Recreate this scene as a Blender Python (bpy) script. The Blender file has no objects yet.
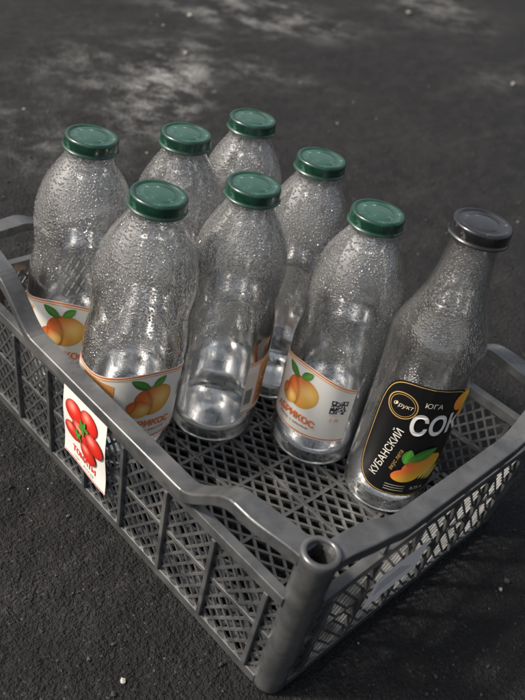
import bpy, bmesh, random
import numpy as np
from math import *
from mathutils import Vector, Matrix, noise
random.seed(4)
scn=bpy.context.scene
col=scn.collection
H,W,L=.168,.312,.446
# ---------------------------------------------------------------- camera
cam_p=Vector((-.2906,-.1528,.5561)); h,t,r=.682,.6371,.224
F=Vector((cos(h)*cos(t),sin(h)*cos(t),-sin(t)))
rt=Vector((sin(h),-cos(h),0)); up=Vector((cos(h)*sin(t),sin(h)*sin(t),cos(t)))
R=cos(r)*rt+sin(r)*up; U=-sin(r)*rt+cos(r)*up
cd=bpy.data.cameras.new('camera'); cam=bpy.data.objects.new('camera',cd); col.objects.link(cam)
m=Matrix((R,U,-F)).transposed().to_4x4(); m.translation=cam_p; cam.matrix_world=m
cd.sensor_fit='VERTICAL'; cd.sensor_height=36; cd.sensor_width=27; cd.lens=806/700*36
cd.clip_start=.01; cd.clip_end=500
cd.dof.use_dof=True; cd.dof.focus_distance=.66; cd.dof.aperture_fstop=8
scn.camera=cam
# ---------------------------------------------------------------- node helpers
def mat(name):
    m=bpy.data.materials.new(name); m.use_nodes=True; nt=m.node_tree; nt.nodes.clear()
    o=nt.nodes.new('ShaderNodeOutputMaterial'); return m,nt,o
def N(nt,typ,**k):
    n=nt.nodes.new(typ)
    for a,b in k.items():
        if a=='inp':
            for kk,v in b.items():
                if hasattr(v,'is_output'): nt.links.new(v,n.inputs[kk])
                else: n.inputs[kk].default_value=v
        else: setattr(n,a,b)
    return n
def math_(nt,op,a,b=0.,c=0.,clamp=False):
    return N(nt,'ShaderNodeMath',operation=op,use_clamp=clamp,inp={0:a,1:b,2:c}).outputs[0]
def mr(nt,v,a,b,c=0.,d=1.,smooth=True):
    return N(nt,'ShaderNodeMapRange',interpolation_type='SMOOTHSTEP' if smooth else 'LINEAR',inp={'Value':v,'From Min':a,'From Max':b,'To Min':c,'To Max':d}).outputs[0]
def mixc(nt,f,a,b):
    n=N(nt,'ShaderNodeMix',data_type='RGBA'); 
    for i,v in ((0,f),(6,a),(7,b)):
        if hasattr(v,'is_output'): nt.links.new(v,n.inputs[i])
        else: n.inputs[i].default_value=v if i==0 else (*v,1)
    return n.outputs[2]
def noise_(nt,vec,sc,det=4,rough=.55,dist=0.):
    return N(nt,'ShaderNodeTexNoise',inp={'Vector':vec,'Scale':sc,'Detail':det,'Roughness':rough,'Distortion':dist}).outputs['Fac']
# ---------------------------------------------------------------- materials
def m_ground():
    m,nt,o=mat('asphalt_dust'); tc=N(nt,'ShaderNodeTexCoord').outputs['Object']
    big=noise_(nt,tc,2.2,4,.6); mid=noise_(nt,tc,16,4,.7); fine=noise_(nt,tc,240,3,.75)
    mp=N(nt,'ShaderNodeMapping',inp={'Vector':tc,'Rotation':(0,0,radians(-30)),'Scale':(1.2,6,1)}).outputs[0]
    streak=noise_(nt,mp,3,4,.65)
    base=mixc(nt,mr(nt,mid,.35,.7),(.0066,.0066,.0074),(.0175,.0173,.0180))
    base=mixc(nt,mr(nt,big,.45,.7,0,.5),base,(.027,.0268,.027))
    base=mixc(nt,mr(nt,streak,.52,.74,0,.45),base,(.052,.0515,.051))
    pz=None
    for (x,y,rx,ry,rot,s) in PATCH:
        q=N(nt,'ShaderNodeMapping',vector_type='TEXTURE',inp={'Vector':tc,'Location':(x,y,0),'Rotation':(0,0,rot),'Scale':(rx,ry,1)}).outputs[0]
        l=N(nt,'ShaderNodeVectorMath',operation='LENGTH',inp={0:q}).outputs['Value']
        v=mr(nt,l,1.,.1,0,s); pz=v if pz is None else math_(nt,'MAXIMUM',pz,v)
    pn=noise_(nt,tc,9,6,.78)
    pm=math_(nt,'MULTIPLY',pz,mr(nt,pn,.44,.64))
    base=mixc(nt,pm,base,(.36,.36,.355))
    vor=N(nt,'ShaderNodeTexVoronoi',inp={'Vector':tc,'Scale':330.})
    vc=N(nt,'ShaderNodeSeparateColor',inp={0:vor.outputs['Color']}).outputs[0]
    g=math_(nt,'MULTIPLY',mr(nt,vor.outputs['Distance'],.45,.15),mr(nt,vc,.75,1.))
    base=mixc(nt,math_(nt,'MULTIPLY',g,.55),base,(.13,.13,.13))
    base=mixc(nt,mr(nt,fine,.42,.62,.7,.0),base,(.005,.005,.006))
    hgt=math_(nt,'ADD',math_(nt,'MULTIPLY',noise_(nt,tc,190,2,.8),1.),math_(nt,'MULTIPLY',noise_(nt,tc,28,1,.6),1.6))
    b=N(nt,'ShaderNodeBump',inp={'Strength':1.,'Distance':.0065,'Height':hgt}).outputs[0]
    p=N(nt,'ShaderNodeBsdfPrincipled',inp={'Base Color':base,'Roughness':.85,'Normal':b,'Specular IOR Level':.3})
    nt.links.new(p.outputs[0],o.inputs[0]); return m
def m_plastic():
    m,nt,o=mat('grey_plastic'); tc=N(nt,'ShaderNodeTexCoord').outputs['Object']
    a=noise_(nt,tc,45,3,.65); d=noise_(nt,tc,11,4,.65)
    c=mixc(nt,mr(nt,a,.3,.7),(.042,.044,.046),(.070,.072,.074))
    c=mixc(nt,mr(nt,d,.52,.72,0,.45),c,(.15,.147,.142))
    b=N(nt,'ShaderNodeBump',inp={'Strength':.25,'Distance':.0008,'Height':noise_(nt,tc,90,2,.6)}).outputs[0]
    p=N(nt,'ShaderNodeBsdfPrincipled',inp={'Base Color':c,'Roughness':mr(nt,a,.3,.7,.22,.40),'Normal':b,'Specular IOR Level':.85})
    nt.links.new(p.outputs[0],o.inputs[0]); return m
def m_glass(name,wet):
    m,nt,o=mat(name); tc=N(nt,'ShaderNodeTexCoord').outputs['Object']
    oi=N(nt,'ShaderNodeObjectInfo').outputs['Random']
    v=N(nt,'ShaderNodeVectorMath',operation='ADD',inp={0:tc,1:oi}).outputs[0]
    vs=N(nt,'ShaderNodeVectorMath',operation='MULTIPLY',inp={0:v,1:(1,1,.4)}).outputs[0]
    z=N(nt,'ShaderNodeSeparateXYZ',inp={0:tc}).outputs[2]
    cover=noise_(nt,vs,26,2,.6)
    zz=math_(nt,'ADD',z,mr(nt,cover,.3,.7,-.04,.04))
    hm=mr(nt,zz,.09,.17,.04,1) if wet>.5 else mr(nt,zz,.05,.2,.08,.45)
    msk=math_(nt,'MULTIPLY',mr(nt,cover,.25,.55,.2,1.),hm)
    von=N(nt,'ShaderNodeTexVoronoi',inp={'Vector':v,'Scale':440.}); vo=von.outputs['Distance']
    rnd=N(nt,'ShaderNodeSeparateColor',inp={0:von.outputs['Color']}).outputs[0]
    dd=mr(nt,vo,.50,.14)
    b=N(nt,'ShaderNodeBump',inp={'Strength':math_(nt,'MULTIPLY',msk,1.),'Distance':.0010,'Height':dd}).outputs[0]
    fr=N(nt,'ShaderNodeFresnel',inp={'IOR':1.6,'Normal':b}).outputs[0]
    lw=N(nt,'ShaderNodeLayerWeight',inp={'Blend':.35}).outputs['Facing']
    tcol=mixc(nt,mr(nt,lw,.6,.98),(.985,.99,.987),(.48,.52,.50))
    tr=N(nt,'ShaderNodeBsdfTransparent',inp={'Color':tcol}).outputs[0]
    gl=N(nt,'ShaderNodeBsdfGlossy',inp={'Color':(1,1,1,1),'Roughness':.07,'Normal':b}).outputs[0]
    df=N(nt,'ShaderNodeBsdfDiffuse',inp={'Color':(.97,.965,.95,1),'Normal':b}).outputs[0]
    tl=N(nt,'ShaderNodeBsdfTranslucent',inp={'Color':(.97,.965,.95,1)}).outputs[0]
    fg=N(nt,'ShaderNodeMixShader',inp={0:.5,1:df,2:tl}).outputs[0]
    dr=math_(nt,'MULTIPLY',dd,mr(nt,rnd,.3,.95,.1,1.))
    hz=math_(nt,'MULTIPLY',msk,math_(nt,'MULTIPLY_ADD',dr,.34*wet,.12*wet))
    hz=math_(nt,'ADD',hz,mr(nt,cover,.35,.7,.03,.08))
    hz=math_(nt,'ADD',hz,mr(nt,lw,.6,1.,0,.25))
    s1=N(nt,'ShaderNodeMixShader',inp={0:hz,1:tr,2:fg}).outputs[0]
    s2=N(nt,'ShaderNodeMixShader',inp={0:math_(nt,'MULTIPLY',fr,1.8,clamp=True),1:s1,2:gl})
    nt.links.new(s2.outputs[0],o.inputs[0]); return m
def m_vcol():
    m,nt,o=mat('printed_label'); a=N(nt,'ShaderNodeAttribute',attribute_name='Col').outputs['Color']
    p=N(nt,'ShaderNodeBsdfPrincipled',inp={'Base Color':a,'Roughness':.38})
    nt.links.new(p.outputs[0],o.inputs[0]); return m
def m_cap(name,colr,worn,amt=.7,rl=.22,rh=.42):
    m,nt,o=mat(name); tc=N(nt,'ShaderNodeTexCoord').outputs['Object']
    n=noise_(nt,tc,120,4,.7); n2=noise_(nt,tc,45,3,.6)
    c=mixc(nt,mr(nt,n2,.3,.7),colr,tuple(x*1.5+.003 for x in colr))
    c=mixc(nt,mr(nt,n,.58,.7,0,amt),c,worn)
    p=N(nt,'ShaderNodeBsdfPrincipled',inp={'Base Color':c,'Roughness':mr(nt,n2,.3,.7,rl,rh),'Coat Weight':.5,'Coat Roughness':.12})
    nt.links.new(p.outputs[0],o.inputs[0]); return m
def m_simple(name,c,rough=.7,var=.3):
    m,nt,o=mat(name); tc=N(nt,'ShaderNodeTexCoord').outputs['Object']; n=noise_(nt,tc,90,3,.6)
    cc=mixc(nt,mr(nt,n,.3,.7),tuple(x*(1-var) for x in c),c)
    p=N(nt,'ShaderNodeBsdfPrincipled',inp={'Base Color':cc,'Roughness':rough}); nt.links.new(p.outputs[0],o.inputs[0]); return m
def gp(u,v):
    d=F+R*(u-262.5)/803-U*(v-350)/803; s=-cam_p.z/d.z; return cam_p+d*s
PATCH=[]
for (u,v,rx,ry,ro,s) in ((165,82,.15,.45,.68+pi/2,1.),(250,12,.28,.40,.9,.8),(110,70,.30,.25,.6,.4),(215,60,.15,.35,.5,.35),(10,130,.2,.3,.5,.35),(430,8,.4,.3,.8,.5),(510,85,.2,.2,0,.2)):
    p=gp(u,v); PATCH.append((p.x,p.y,rx,ry,ro,s))
MG=m_ground(); MP=m_plastic(); MGL=m_glass('wet_glass',1.); MGS=m_glass('clear_glass',.45); MV=m_vcol()
MCG=m_cap('green_lacquer',(.0022,.026,.015),(.06,.15,.11)); MCB=m_cap('black_lacquer',(.006,.006,.007),(.10,.10,.10))
MPG=m_cap('green_panel',(.015,.052,.036),(.20,.26,.23),.9,.28,.5); MPB=m_cap('black_panel',(.012,.011,.013),(.10,.095,.095),.7,.3,.5)
MRIM=m_simple('worn_rim',(.20,.27,.23),.3,.6); MRB=m_simple('worn_black_rim',(.05,.05,.05),.35,.6)
# ---------------------------------------------------------------- mesh helpers
def obj(name,verts,faces,mats,parent=None,smooth=False,loc=(0,0,0),cols=None):
    me=bpy.data.meshes.new(name); me.from_pydata([tuple(v) for v in verts],[],faces); me.validate(); me.update()
    if not isinstance(mats,(list,tuple)): mats=[mats]
    for q in mats: me.materials.append(q)
    if cols is not None:
        ca=me.color_attributes.new('Col','FLOAT_COLOR','POINT')
        for i,c in enumerate(cols): ca.data[i].color=(*c,1)
    if smooth:
        for p in me.polygons: p.use_smooth=True
    o=bpy.data.objects.new(name,me); col.objects.link(o); o.location=loc
    if parent: o.parent=parent
    return o
def lathe(prof,n=72,sub=0):
    V=[];Fc=[]
    for (rr,z) in prof:
        for i in range(n):
            a=2*pi*i/n; V.append((rr*cos(a),rr*sin(a),z))
    for j in range(len(prof)-1):
        for i in range(n):
            k=(i+1)%n; Fc.append((j*n+i,j*n+k,(j+1)*n+k,(j+1)*n+i))
    return V,Fc
def join2(a,b):
    n=len(a[0]); return a[0]+b[0], a[1]+[tuple(n+i for i in f) for f in b[1]]
def spline(pts,n=6):
    out=[]
    P=[pts[0]]+list(pts)+[pts[-1]]
    for i in range(1,len(P)-2):
        for k in range(n):
            s=k/n; a,b,c,d=P[i-1],P[i],P[i+1],P[i+2]
            out.append(tuple(.5*((2*b[q])+(-a[q]+c[q])*s+(2*a[q]-5*b[q]+4*c[q]-d[q])*s*s+(-a[q]+3*b[q]-3*c[q]+d[q])*s**3) for q in (0,1)))
    out.append(tuple(pts[-1])); return out
class Print:
    """flat artwork (x right, y up, metres) mapped through mp(x,y,layer)"""
    def __init__(s,mp): s.V=[];s.F=[];s.C=[];s.mp=mp
    def _add(s,pts,faces,cols,ly):
        b=len(s.V); s.V+= [s.mp(x,y,ly) for x,y in pts]; s.C+=cols; s.F+=[tuple(b+i for i in f) for f in faces]
    def rect(s,x0,y0,x1,y1,c,ly,nx=None,top=None):
        nx=nx or max(1,int(abs(x1-x0)/.003)); ny=4 if top else 1
        pts=[];cs=[]
        for j in range(ny+1):
            for i in range(nx+1):
                x=x0+(x1-x0)*i/nx; yt=y1+(top(x) if top else 0)
                pts.append((x,y0+(yt-y0)*j/ny)); cs.append(c)
        fs=[(j*(nx+1)+i,j*(nx+1)+i+1,(j+1)*(nx+1)+i+1,(j+1)*(nx+1)+i) for j in range(ny) for i in range(nx)]
        s._add(pts,fs,cs,ly)
    def disc(s,cx,cy,rx,ry,rot,cf,ly,pw=2.,inner=0.,nr=8,na=40):
        pts=[];cs=[];fs=[]
        for j in range(nr+1):
            q=inner+(1-inner)*j/nr
            for i in range(na):
                a=2*pi*i/na; ca,sa=cos(a),sin(a)
                x=copysign(abs(ca)**(2/pw),ca)*q*rx; y=copysign(abs(sa)**(2/pw),sa)*q*ry
                pts.append((cx+x*cos(rot)-y*sin(rot),cy+x*sin(rot)+y*cos(rot)))
                cs.append(cf(x/rx,y/ry) if callable(cf) else cf)
        for j in range(nr):
            for i in range(na):
                k=(i+1)%na; fs.append((j*na+i,j*na+k,(j+1)*na+k,(j+1)*na+i))
        s._add(pts,fs,cs,ly)
    def leaf(s,cx,cy,l,w,rot,c,ly):
        n=10; pts=[];fs=[];cs=[]
        for i in range(n+1):
            q=i/n; hw=w*sin(pi*q)**.8
            for sg in (-1,0,1):
                x=q*l;y=sg*hw; pts.append((cx+x*cos(rot)-y*sin(rot),cy+x*sin(rot)+y*cos(rot))); cs.append(tuple(k*(1.6 if sg==0 else 1-.25*sg) for k in c))
        for i in range(n):
            for k in (0,1): fs.append((i*3+k,i*3+3+k,i*3+4+k,i*3+1+k))
        s._add(pts,fs,cs,ly)
    def text(s,txt,cx,cy,size,c,ly,rot=0,sx=1.,bend=0.,bold=0.,shear=0.):
        cu=bpy.data.curves.new('t','FONT'); cu.body=txt; cu.size=size; cu.align_x='CENTER'; cu.align_y='CENTER'; cu.resolution_u=3; cu.offset=bold; cu.shear=shear
        o=bpy.data.objects.new('t',cu); col.objects.link(o); bpy.context.view_layer.update()
        me=o.evaluated_get(bpy.context.evaluated_depsgraph_get()).to_mesh()
        pts=[];
        for v in me.vertices:
            x=v.co.x*sx;y=v.co.y+bend*x*x
            pts.append((cx+x*cos(rot)-y*sin(rot),cy+x*sin(rot)+y*cos(rot)))
        fs=[tuple(p.vertices) for p in me.polygons]
        s._add(pts,fs,[c]*len(pts),ly)
        bpy.data.objects.remove(o); bpy.data.curves.remove(cu)
    def make(s,name,parent,mt=None):
        return obj(name,s.V,s.F,mt or MV,parent,smooth=False,cols=s.C)
def cyl(R0,th0):
    return lambda x,y,ly:(( R0+.00035+ly*.00018)*cos(th0+x/R0),(R0+.00035+ly*.00018)*sin(th0+x/R0),y)
# ---------------------------------------------------------------- bottles
CREAM=(.80,.785,.74); ORG=(.80,.18,.03); BRN=(.28,.10,.03)
def apricot(P,cx,cy,k,ly):
    def mk(dx):
        def f(x,y):
            a=max(0,min(1,.5-.6*x+.4*y)); c=[.92-.10*a,.50-.32*a,.10-.05*a]
            hl=exp(-((x-.35)**2+(y-.1)**2)*5); c=[c[0]+.06*hl,c[1]+.22*hl,c[2]+.14*hl]
            e=1-.30*(x*x+y*y)**1.5; cr=1-.4*exp(-((x+.15+dx+.3*y*y)**2)*110)
            return tuple(max(.01,min(.95,q*e*cr)) for q in c)
        return f
    P.disc(cx,cy,.0178*k,.0168*k,.2,mk(0),ly,na=48)
    P.disc(cx-.013*k,cy-.009*k,.0105*k,.0098*k,-.3,mk(.2),ly+1)
    P.leaf(cx-.005*k,cy+.014*k,.019*k,.0045*k,2.7,(.05,.16,.03),ly+2)
    P.leaf(cx-.003*k,cy+.015*k,.015*k,.004*k,.75,(.08,.22,.04),ly+2)
def juice_label(parent,fa,R0):
    P=Print(cyl(R0,fa)); x0,x1=-radians(112)*R0,radians(70)*R0; z0,z1=.036,.106
    top=lambda x:.008*cos((x)/.02) if abs(x)<.0628 else -.008
    P.rect(x0,z0,x1,z1,CREAM,0,60,top=top)
    n=60
    for (a,b,c) in ((-.0022,-.0008,ORG),(-.0045,-.0034,(.75,.42,.12))):
        pts=[];cs=[];fs=[]
        for i in range(n+1):
            x=x0+(x1-x0)*i/n
            for q in (a,b): pts.append((x,z1+top(x)+q)); cs.append(c)
        for i in range(n): fs.append((2*i,2*i+2,2*i+3,2*i+1))
        P._add(pts,fs,cs,1)
    P.rect(x0,z0+.0015,x1,z0+.0028,ORG,1)
    apricot(P,.001,.0820,1.02,1)
    P.text('АБРИКОС',-.001,.0550,.0100,ORG,4,sx=.95,bend=-6,bold=.0003)
    P.text('нектар  с мякотью',-.001,.0465,.0040,BRN,2)
    qx,qy,s=.0315,.071,.0012
    random.seed(7)
    P.rect(qx-.001,qy-.001,qx+13*s+.001,qy+13*s+.001,(.82,.82,.8),1)
    for i in range(13):
        for j in range(13):
            fn=any(0<=i-a<4 and 0<=j-b<4 for a,b in ((0,0),(0,9),(9,9)))
            on=(fn and not any((i-a in(1,2)) and (j-b in (1,2)) for a,b in((0,0),(0,9),(9,9)))) or (not fn and random.random()<.5)
            if on: P.rect(qx+i*s,qy+j*s,qx+(i+1)*s,qy+(j+1)*s,(.03,.03,.03),2,1)
    P.text('1 л',qx+.006,qy-.008,.007,ORG,2)
    bx=-.052
    P.rect(bx-.017,z0+.006,bx+.017,z1-.012,(.72,.33,.10),1)
    P.disc(bx,.078,.014,.0085,0,(.85,.78,.6),2,pw=2)
    P.disc(bx,.078,.0125,.0072,0,(.25,.07,.03),3,pw=2)
    P.text('СОКИ',bx,.078,.008,(.85,.75,.5),4,bold=.0002)
    for k in range(8):
        w=.014 if k%3 else .010
        P.rect(bx-w,.043+k*.0032,bx+w*random.uniform(.5,1),.0442+k*.0032,(.2,.07,.03),2)
    P.rect(x0+.001,z0+.008,x0+.011,z1-.02,(.7,.68,.6),1)
    for k in range(12): P.rect(x0+.002+k*.0007,z0+.012,x0+.0023+k*.0007,z0+.03,(.03,.03,.03),2,1)
    P.make('label',parent)
prof=[(.0005,.0075),(.012,.0072),(.024,.0052),(.032,.0022),(.0365,.0004),(.0395,.0012),(.042,.005),(.0429,.012),(.043,.03),(.043,.06),(.043,.09),(.043,.112),(.0427,.122),(.0414,.132),(.0400,.141),(.0396,.149),(.0403,.158),(.0413,.168),(.0417,.178),(.0408,.190),(.0379,.203),(.0330,.2158),(.0266,.2272),(.0215,.2357),(.0195,.2407),(.0190,.2445),(.0205,.2455),(.0205,.255)]
prof=spline(prof,4)
gV,gF=join2(lathe(prof,96),lathe([(.0005,.0125),(.014,.012),(.028,.0105),(.0345,.0108),(.0385,.0135),(.0402,.0185),(.0408,.026)],72))
def cap_mesh(parent,z0,rc,hc,mats):
    p=[(rc-.0006,0),(rc+.0004,.0002),(rc+.0009,.001),(rc+.0005,.0019),(rc-.0003,.0024),(rc-.0004,.004),(rc-.0004,hc-.0022),(rc-.0008,hc-.0009),(rc-.0018,hc-.0001),(rc-.003,hc),(rc-.0042,hc-.0004),(rc-.0048,hc-.0012),(rc-.0056,hc-.0014),(.013,hc-.0012),(.0125,hc-.0008),(.012,hc-.0007),(.0003,hc-.0006)]
    n=96; V=[];Fc=[]
    for j,(rr,z) in enumerate(p):
        for i in range(n):
            a=2*pi*i/n; k=1.
            if 4<=j<=6: k=1+.006*(1 if (i%2) else -1)
            V.append((rr*k*cos(a),rr*k*sin(a),z))
    for j in range(len(p)-1):
        for i in range(n):
            k=(i+1)%n; Fc.append((j*n+i,j*n+k,(j+1)*n+k,(j+1)*n+i))
    o=obj('cap',V,Fc,mats,parent,True,(0,0,z0))
    for f in o.data.polygons:
        j=f.index//n
        f.material_index=1 if j in (1,) else (2 if j>=11 else 0)
    return o
def place(e,x,y,lx=0,ly=0):
    e.location=(x+lx,y+ly,.0125)
    q=Vector((0,0,1)).rotation_difference(Vector((-lx,-ly,.257)).normalized())
    e.rotation_mode='QUATERNION'; e.rotation_quaternion=q
def juice_bottle(x,y,fa,k=1.,lx=0,ly=0):
    e=bpy.data.objects.new('juice_bottle',None); e.empty_display_size=.02; col.objects.link(e)
    obj('glass',gV,gF,MGL,e,True).scale=(k,k,1)
    cap_mesh(e,.2448,.0232,.0124,[MCG,MRIM,MPG])
    juice_label(e,fa,.043*k)
    place(e,x,y,lx,ly)
    return e
def camang(x,y): return atan2(cam_p.y-y,cam_p.x-x)
D2=radians
B={'A':(.0855,.3842,-10,1.04,-.0095,.006),'D':(.0751,.2775,30,1.04,-.0086,.008),'B':(.1686,.3602,170,1,0,0),'C':(.2548,.3651,150,1,0,0),'E':(.1589,.2595,150,1.,0,0),'F':(.2553,.2728,180,1,0,0),'G':(.2250,.1788,-30,1.,0,0)}
for n,(x,y,a,k,lx,ly) in B.items():
    juice_bottle(x,y,camang(x,y)+D2(a),k,lx,ly)
SX,SY=.2374,.0945
e=bpy.data.objects.new('juice_bottle',None); col.objects.link(e); e.location=(SX,SY,.0125)
sp=spline([(.0005,.009),(.014,.008),(.026,.005),(.0325,.0006),(.0365,.0014),(.0388,.006),(.0393,.02),(.0393,.06),(.0394,.10),(.0395,.14),(.0397,.160),(.0403,.170),(.0405,.177),(.0398,.184),(.0375,.192),(.0338,.201),(.0300,.211),(.0267,.221),(.0240,.232),(.0219,.243),(.0203,.254),(.0193,.264),(.0190,.272),(.0205,.2745),(.0205,.284)],4)
v_,f_=join2(lathe(sp,96),lathe([(.0005,.016),(.014,.0155),(.026,.0135),(.0325,.0135),(.0355,.016),(.0368,.022),(.0372,.03)],72)); obj('glass',v_,f_,MGS,e,True)
cap_mesh(e,.2756,.0236,.0126,[MCB,MRB,MPB])
P=Print(cyl(.0396,camang(SX,SY)+D2(20)))
BLK=(.006,.006,.007); GLD=(.50,.32,.10)
P.disc(0,.091,.0425,.0635,0,BLK,0,pw=4.,nr=14,na=96)
P.disc(0,.091,.0412,.0622,0,GLD,1,pw=4.,inner=.988,nr=1,na=96)
P.disc(-.021,.128,.0135,.0135,0,GLD,2,inner=.93,nr=1); P.disc(-.021,.128,.0112,.0112,0,GLD,2,inner=.96,nr=1)
P.text('Фрукт',-.021,.128,.0060,(.7,.6,.4),2,rot=.1,shear=.3)
P.text('КУБАНСКИЙ',-.020,.074,.0098,(.78,.75,.68),2,rot=radians(80),sx=1.)
P.text('вкус лета',-.010,.070,.0055,GLD,2,rot=radians(80),shear=.3)
P.text('СОК',.0135,.1130,.0300,(.85,.85,.83),3,rot=radians(4),sx=.74,bold=.0008)
P.text('ЮГА',.004,.136,.007,(.75,.7,.6),3)
def mg(x,y):
    a=max(0,min(1,.5+.6*y-.4*x)); return (.92,.62-.42*a,.05)
P.disc(.015,.066,.019,.0125,.5,mg,3)
P.disc(.003,.054,.013,.008,.2,mg,4)
for k in range(4): P.disc(.020+.0035*k,.058-.001*k,.0014,.009,-.5,(.95,.75,.2),5,nr=2,na=14)
P.leaf(.000,.072,.028,.006,.6,(.05,.22,.03),6); P.leaf(-.002,.068,.018,.005,1.5,(.08,.3,.04),6)
def mg2(x,y): return (.92,.42+.2*x,.04)
P.disc(.0315,.139,.0095,.0105,0,mg2,3); P.disc(.036,.125,.0045,.007,0,mg2,4)
P.text('0,75 л',.018,.038,.005,(.8,.8,.78),3)
for k in range(3): P.rect(-.012,.034+k*.003,.006,.0348+k*.003,(.5,.48,.42),3)
P.make('label',e)
# ---------------------------------------------------------------- crate
crate=bpy.data.objects.new('plastic_crate',None); col.objects.link(crate)
KT=.05
def taper(p):
    k=1-KT*(1-p[2]/H); return (W/2+(p[0]-W/2)*k, L/2+(p[1]-L/2)*k, p[2])
class Mesh:
    def __init__(s): s.V=[];s.F=[]
    def hexa(s,P8):
        b=len(s.V); s.V+=P8; s.F+=[tuple(b+i for i in f) for f in ((0,3,2,1),(4,5,6,7),(0,1,5,4),(1,2,6,5),(2,3,7,6),(3,0,4,7))]
    def out(s,name,bev=.0006,smooth=False):
        o=obj(name,[taper(v) for v in s.V],s.F,MP,crate,smooth)
        bm=bmesh.new(); bm.from_mesh(o.data); bmesh.ops.recalc_face_normals(bm,faces=bm.faces); bm.to_mesh(o.data); bm.free()
        if bev:
            md=o.modifiers.new('bevel','BEVEL'); md.width=bev; md.segments=2; md.limit_method='ANGLE'; md.angle_limit=radians(35)
        return o
def walls():
    return {'long_side':((lambda u,o,z:(-o,u,z)),L),'long_side_2':((lambda u,o,z:(W+o,u,z)),L),
            'short_side':((lambda u,o,z:(u,-o,z)),W),'short_side_2':((lambda u,o,z:(u,L+o,z)),W)}
def clip(u0,v0,du,dv,a,b,c,d):
    t0,t1=-1e9,1e9
    for p,dd,lo,hi in ((u0,du,a,b),(v0,dv,c,d)):
        q0,q1=(lo-p)/dd,(hi-p)/dd
        if q0>q1:q0,q1=q1,q0
        t0=max(t0,q0);t1=min(t1,q1)
    return (t0,t1) if t1-t0>.002 else None
def lattice(M,f,a,b,c,d,pitch,slope,wd,o0,o1):
    for fam,(s,g) in enumerate(((slope,0),(-slope,.0003))):
        ln=hypot(1,s); du,dv=1/ln,s/ln; nu,nv=-dv,du
        span=(b-a)+(d-c)/abs(s)+pitch
        k=-int(span/pitch)-2
        while k*pitch<span+pitch:
            u0=a+k*pitch; r_=clip(u0,c,du,dv,a,b,c,d)
            k+=1
            if not r_: continue
            p0=(u0+du*r_[0],c+dv*r_[0]); p1=(u0+du*r_[1],c+dv*r_[1]); w=wd/2
            P8=[]
            for o in (o0-g,o1+g):
                P8+=[f(p0[0]-nu*w,o,p0[1]-nv*w),f(p1[0]-nu*w,o,p1[1]-nv*w),f(p1[0]+nu*w,o,p1[1]+nv*w),f(p0[0]+nu*w,o,p0[1]+nv*w)]
            M.hexa(P8)
def box(M,f,u0,u1,o0,o1,z0,z1):
    M.hexa([f(u0,o0,z0),f(u1,o0,z0),f(u1,o1,z0),f(u0,o1,z0),f(u0,o0,z1),f(u1,o0,z1),f(u1,o1,z1),f(u0,o1,z1)])
def ss(x): x=max(0,min(1,x)); return x*x*(3-2*x)
def rimz(u,LL,lo,e0=.072,e1=.122):
    d=min(u,LL-u); return H-.003-(H-.003-lo)*ss((d-e0)/(e1-e0))
TC=.008
for nm,(f,LL) in walls().items():
    lg=nm.startswith('long'); lo=.129 if lg else .153
    M=Mesh()
    sec=[(-.006,0),(.0085,0),(.0095,-.001),(.0095,-.011),(.007,-.011),(.007,-.0032),(-.0045,-.0032),(-.0045,-.008),(-.006,-.008)]
    n=90; b=len(M.V); e0,e1=(.070,.124) if lg else (.05,.09)
    for i in range(n+1):
        u=.015+(LL-.030)*i/n; z=rimz(u,LL,lo,e0,e1)
        dd_=min(u,LL-u)
        fl=.007*(1-ss((dd_-.02)/.07)); ko=.40+.60*ss((dd_-.014)/.045)
        for (o,dz) in sec: M.V.append(f(u,o*ko if o>0 else o-fl,z+dz))
    ns=len(sec)
    for i in range(n):
        for j in range(ns):
            k=(j+1)%ns; M.F.append((b+i*ns+j,b+i*ns+k,b+(i+1)*ns+k,b+(i+1)*ns+j))
    M.out('rim_'+nm,.0005)
    M=Mesh()
    zt=.117 if lg else .122
    box(M,f,.014,LL-.014,-.002,.0045,0.,.010)
    box(M,f,.014,LL-.014,-.0035,.005,zt-.010,zt)
    box(M,f,.014,LL-.014,-.0012,.0026,.058,.0625)
    nb=7 if lg else 5
    for k in range(nb+1):
        u=.028+(LL-.056)*k/nb
        box(M,f,u-.0022,u+.0022,-.0018,.0058,.0101,zt-.0101)
        if k not in(0,nb):
            zz=rimz(u,LL,lo,e0,e1)-.0034
            if zz-zt>.004 and (not lg or min(u,LL-u)>.1): box(M,f,u-.002,u+.002,-.001,.004,zt+.0001,zz)
    M.out('frame_'+nm,.0007)
    M=Mesh()
    lattice(M,f,.014,LL-.014,.010,.058,.0125,1.25,.0021,.0002,.0018)
    lattice(M,f,.014,LL-.014,.0625,zt-.010,.0125,1.25,.0021,.0002,.0018)
    M.out('lattice_'+nm,0)
ff=lambda u,o,z:(u,z,o)
M=Mesh()
lattice(M,ff,.006,W-.006,.006,L-.006,.0135,1.6,.0028,.0082,.0105)
M.out('floor_lattice',0)
M=Mesh()
for k in range(7):
    x=.010+(W-.020)*k/6; M.hexa([(x-.002,.004,.004),(x+.002,.004,.004),(x+.002,L-.004,.004),(x-.002,L-.004,.004),(x-.002,.004,.0115),(x+.002,.004,.0115),(x+.002,L-.004,.0115),(x-.002,L-.004,.0115)])
for k in range(9):
    y=.010+(L-.020)*k/8; M.hexa([(.004,y-.002,.0045),(W-.004,y-.002,.0045),(W-.004,y+.002,.0045),(.004,y+.002,.0045),(.004,y-.002,.0112),(W-.004,y-.002,.0112),(W-.004,y+.002,.0112),(.004,y+.002,.0112)])
M.out('floor_ribs',.0005)
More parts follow.
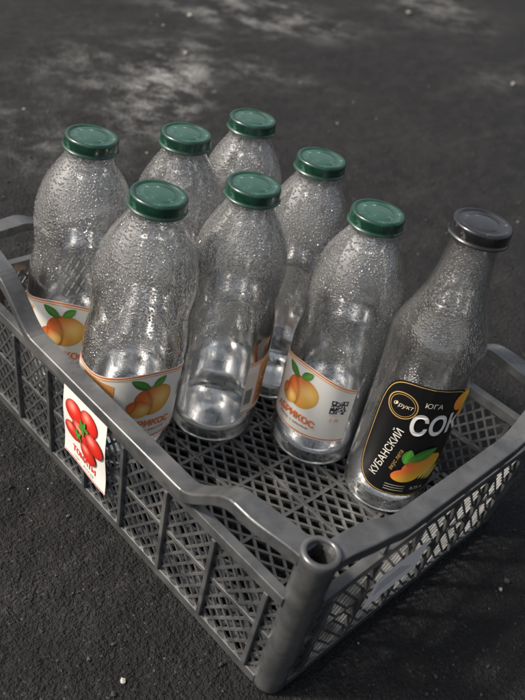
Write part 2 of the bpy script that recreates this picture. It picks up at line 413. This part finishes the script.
for (cx,cy) in ((TC,TC),(W-TC,TC),(TC,L-TC),(W-TC,L-TC)):
    pr=[(.0085,.02),(.0088,H-.01),(.0092,H-.001),(.0098,H+.0008),(.0122,H+.0008),(.0134,H-.0005),(.0137,H-.005),(.0131,H-.012),(.0128,.05),(.0132,.004),(.0130,0.),(.0105,0.),(.0100,.02),(.0085,.02)]
    v_,f_=lathe(pr,48); v_=[taper((a+cx,b+cy,c)) for a,b,c in v_]
    obj('corner_post',v_,f_,MP,crate,True)
    v_,f_=lathe([(.0003,.06),(.0087,.06)],24); obj('post_plug',[taper((a+cx,b+cy,c)) for a,b,c in v_],f_,MP,crate)
# ---------------------------------------------------------------- paper sign on long side
def plane_long(x,y,ly):
    p=taper((-.0075,0,max(0,y))); 
    return (p[0]-ly*.0002-.0015*sin(x*60)-.0008*sin(y*90), .2455-x, y)
P=Print(plane_long)
s0,s1,q0,q1=-.032,.033,.036,.129
nx,ny=16,16; pts=[(s0+(s1-s0)*i/nx,q0+(q1-q0)*j/ny) for j in range(ny+1) for i in range(nx+1)]
P._add(pts,[(j*(nx+1)+i,j*(nx+1)+i+1,(j+1)*(nx+1)+i+1,(j+1)*(nx+1)+i) for j in range(ny) for i in range(nx)],[(.70,.69,.65)]*len(pts),0)
def tom(x,y):
    hl=exp(-((x+.3)**2+(y-.35)**2)*7); e=1-.45*(x*x+y*y)**2; return (min(.9,.60*e+.3*hl),.022*e+.26*hl,.012*e+.2*hl)
random.seed(3)
k=3
for (x,y,rr) in ((-.014,.094,.012),(.009,.100,.0115),(-.002,.078,.0135),(.018,.082,.0115),(.008,.064,.0105),(-.016,.072,.010)):
    P.disc(x,y,rr*1.15,rr*.95,0,tom,k); k+=1
for a in (0.3,1.3,2.4,3.6,4.7): P.leaf(.003,.090,.009,.0022,a,(.04,.16,.02),k)
k+=1
for a in (0.8,2.0,3.2,4.4,5.6): P.leaf(-.006,.075,.007,.0018,a,(.05,.2,.03),k)
P.text('ТОМАТЫ',0,.049,.0085,(.65,.04,.03),2,bold=.0003); P.text('СВЕЖИЕ',0,.119,.008,(.65,.05,.03),2,bold=.0002); P.text('сорт 1   РОССИЯ',0,.0415,.004,(.12,.2,.1),2)
P.rect(s0+.001,q0+.001,s1-.001,q0+.002,(.65,.04,.03),1)
P.make('paper_label_sign',None)
def plane_short(x,y,ly):
    p=taper((.108+x,-.0100,y)); return (p[0],p[1]-ly*.0002,p[2])
P=Print(plane_short); P.rect(-.034,.060,.034,.102,(.84,.81,.80),0); 
for k in range(4): P.rect(-.028,.075+k*.0045,.02-.006*k,.0762+k*.0045,(.3,.3,.33),1)
P.make('paper_sticker',None)
# ---------------------------------------------------------------- ground
S=120.; obj('ground',[(-S,-S,0),(S,-S,0),(S,S,0),(-S,S,0)],[(0,1,2,3)],MG,loc=(0,0,-.001))
MS=m_simple('grit_stone',(.05,.05,.05),.8,.8); MS2=m_simple('pale_stone',(.34,.33,.30),.8,.3)
rng=random.Random(11)
base=bmesh.new(); bmesh.ops.create_icosphere(base,subdivisions=1,radius=1); bv=[v.co.copy() for v in base.verts]; bf=[[v.index for v in f.verts] for f in base.faces]; base.free()
V=[];Fc=[];mi=[]
spots=[gp(*q) for q in ((123,680),(186,55),(512,86),(190,18),(408,14))]
for i in range(12000):
    x=-.5+rng.random()**1.2*3.2; y=-.5+rng.random()**1.2*3.2
    s=.0008+.0016*rng.random()**3
    big=rng.random()<.006
    if big: s=rng.uniform(.0018,.0038)
    if i<len(spots): x,y=spots[i].x,spots[i].y; big=True; s=.0026+.004*(i>0)
    if -.02<x<W+.02 and -.02<y<L+.02 and big: continue
    b=len(V); sc=[rng.uniform(.6,1.2)*s for _ in range(3)]
    for v in bv:
        j=1+rng.uniform(-.25,.25); V.append((x+v.x*sc[0]*j,y+v.y*sc[1]*j,-.0008+sc[2]*.5+v.z*sc[2]*j*.8))
    Fc+=[tuple(b+q for q in f_) for f_ in bf]; mi+=[1 if (i<len(spots) or rng.random()<.02 or (big and rng.random()<.3)) else 0]*len(bf)
o=obj('gravel',V,Fc,[MS,MS2]); o.data.polygons.foreach_set('material_index',mi)
# ---------------------------------------------------------------- light
w=bpy.data.worlds.new('World'); scn.world=w; w.use_nodes=True; nt=w.node_tree
bg=nt.nodes['Background']; sky=nt.nodes.new('ShaderNodeTexSky'); sky.sky_type='NISHITA'; sky.sun_disc=False
el,az=radians(44),radians(-52)
sky.sun_elevation=el; sky.sun_rotation=az; sky.dust_density=6; sky.air_density=1.2
hs=nt.nodes.new('ShaderNodeHueSaturation'); hs.inputs['Saturation'].default_value=.5; nt.links.new(sky.outputs[0],hs.inputs['Color'])
nt.links.new(hs.outputs[0],bg.inputs[0]); bg.inputs[1].default_value=.15
ld=bpy.data.lights.new('sun','SUN'); ld.energy=5.; ld.angle=radians(6); ld.color=(1,.91,.79)
lo=bpy.data.objects.new('sun',ld); col.objects.link(lo)
d=Vector((sin(az)*cos(el),cos(az)*cos(el),sin(el))); lo.rotation_euler=(-d).to_track_quat('-Z','Y').to_euler(); lo.location=d*5
scn.view_settings.view_transform='Standard'; scn.view_settings.look='None'; scn.view_settings.exposure=0
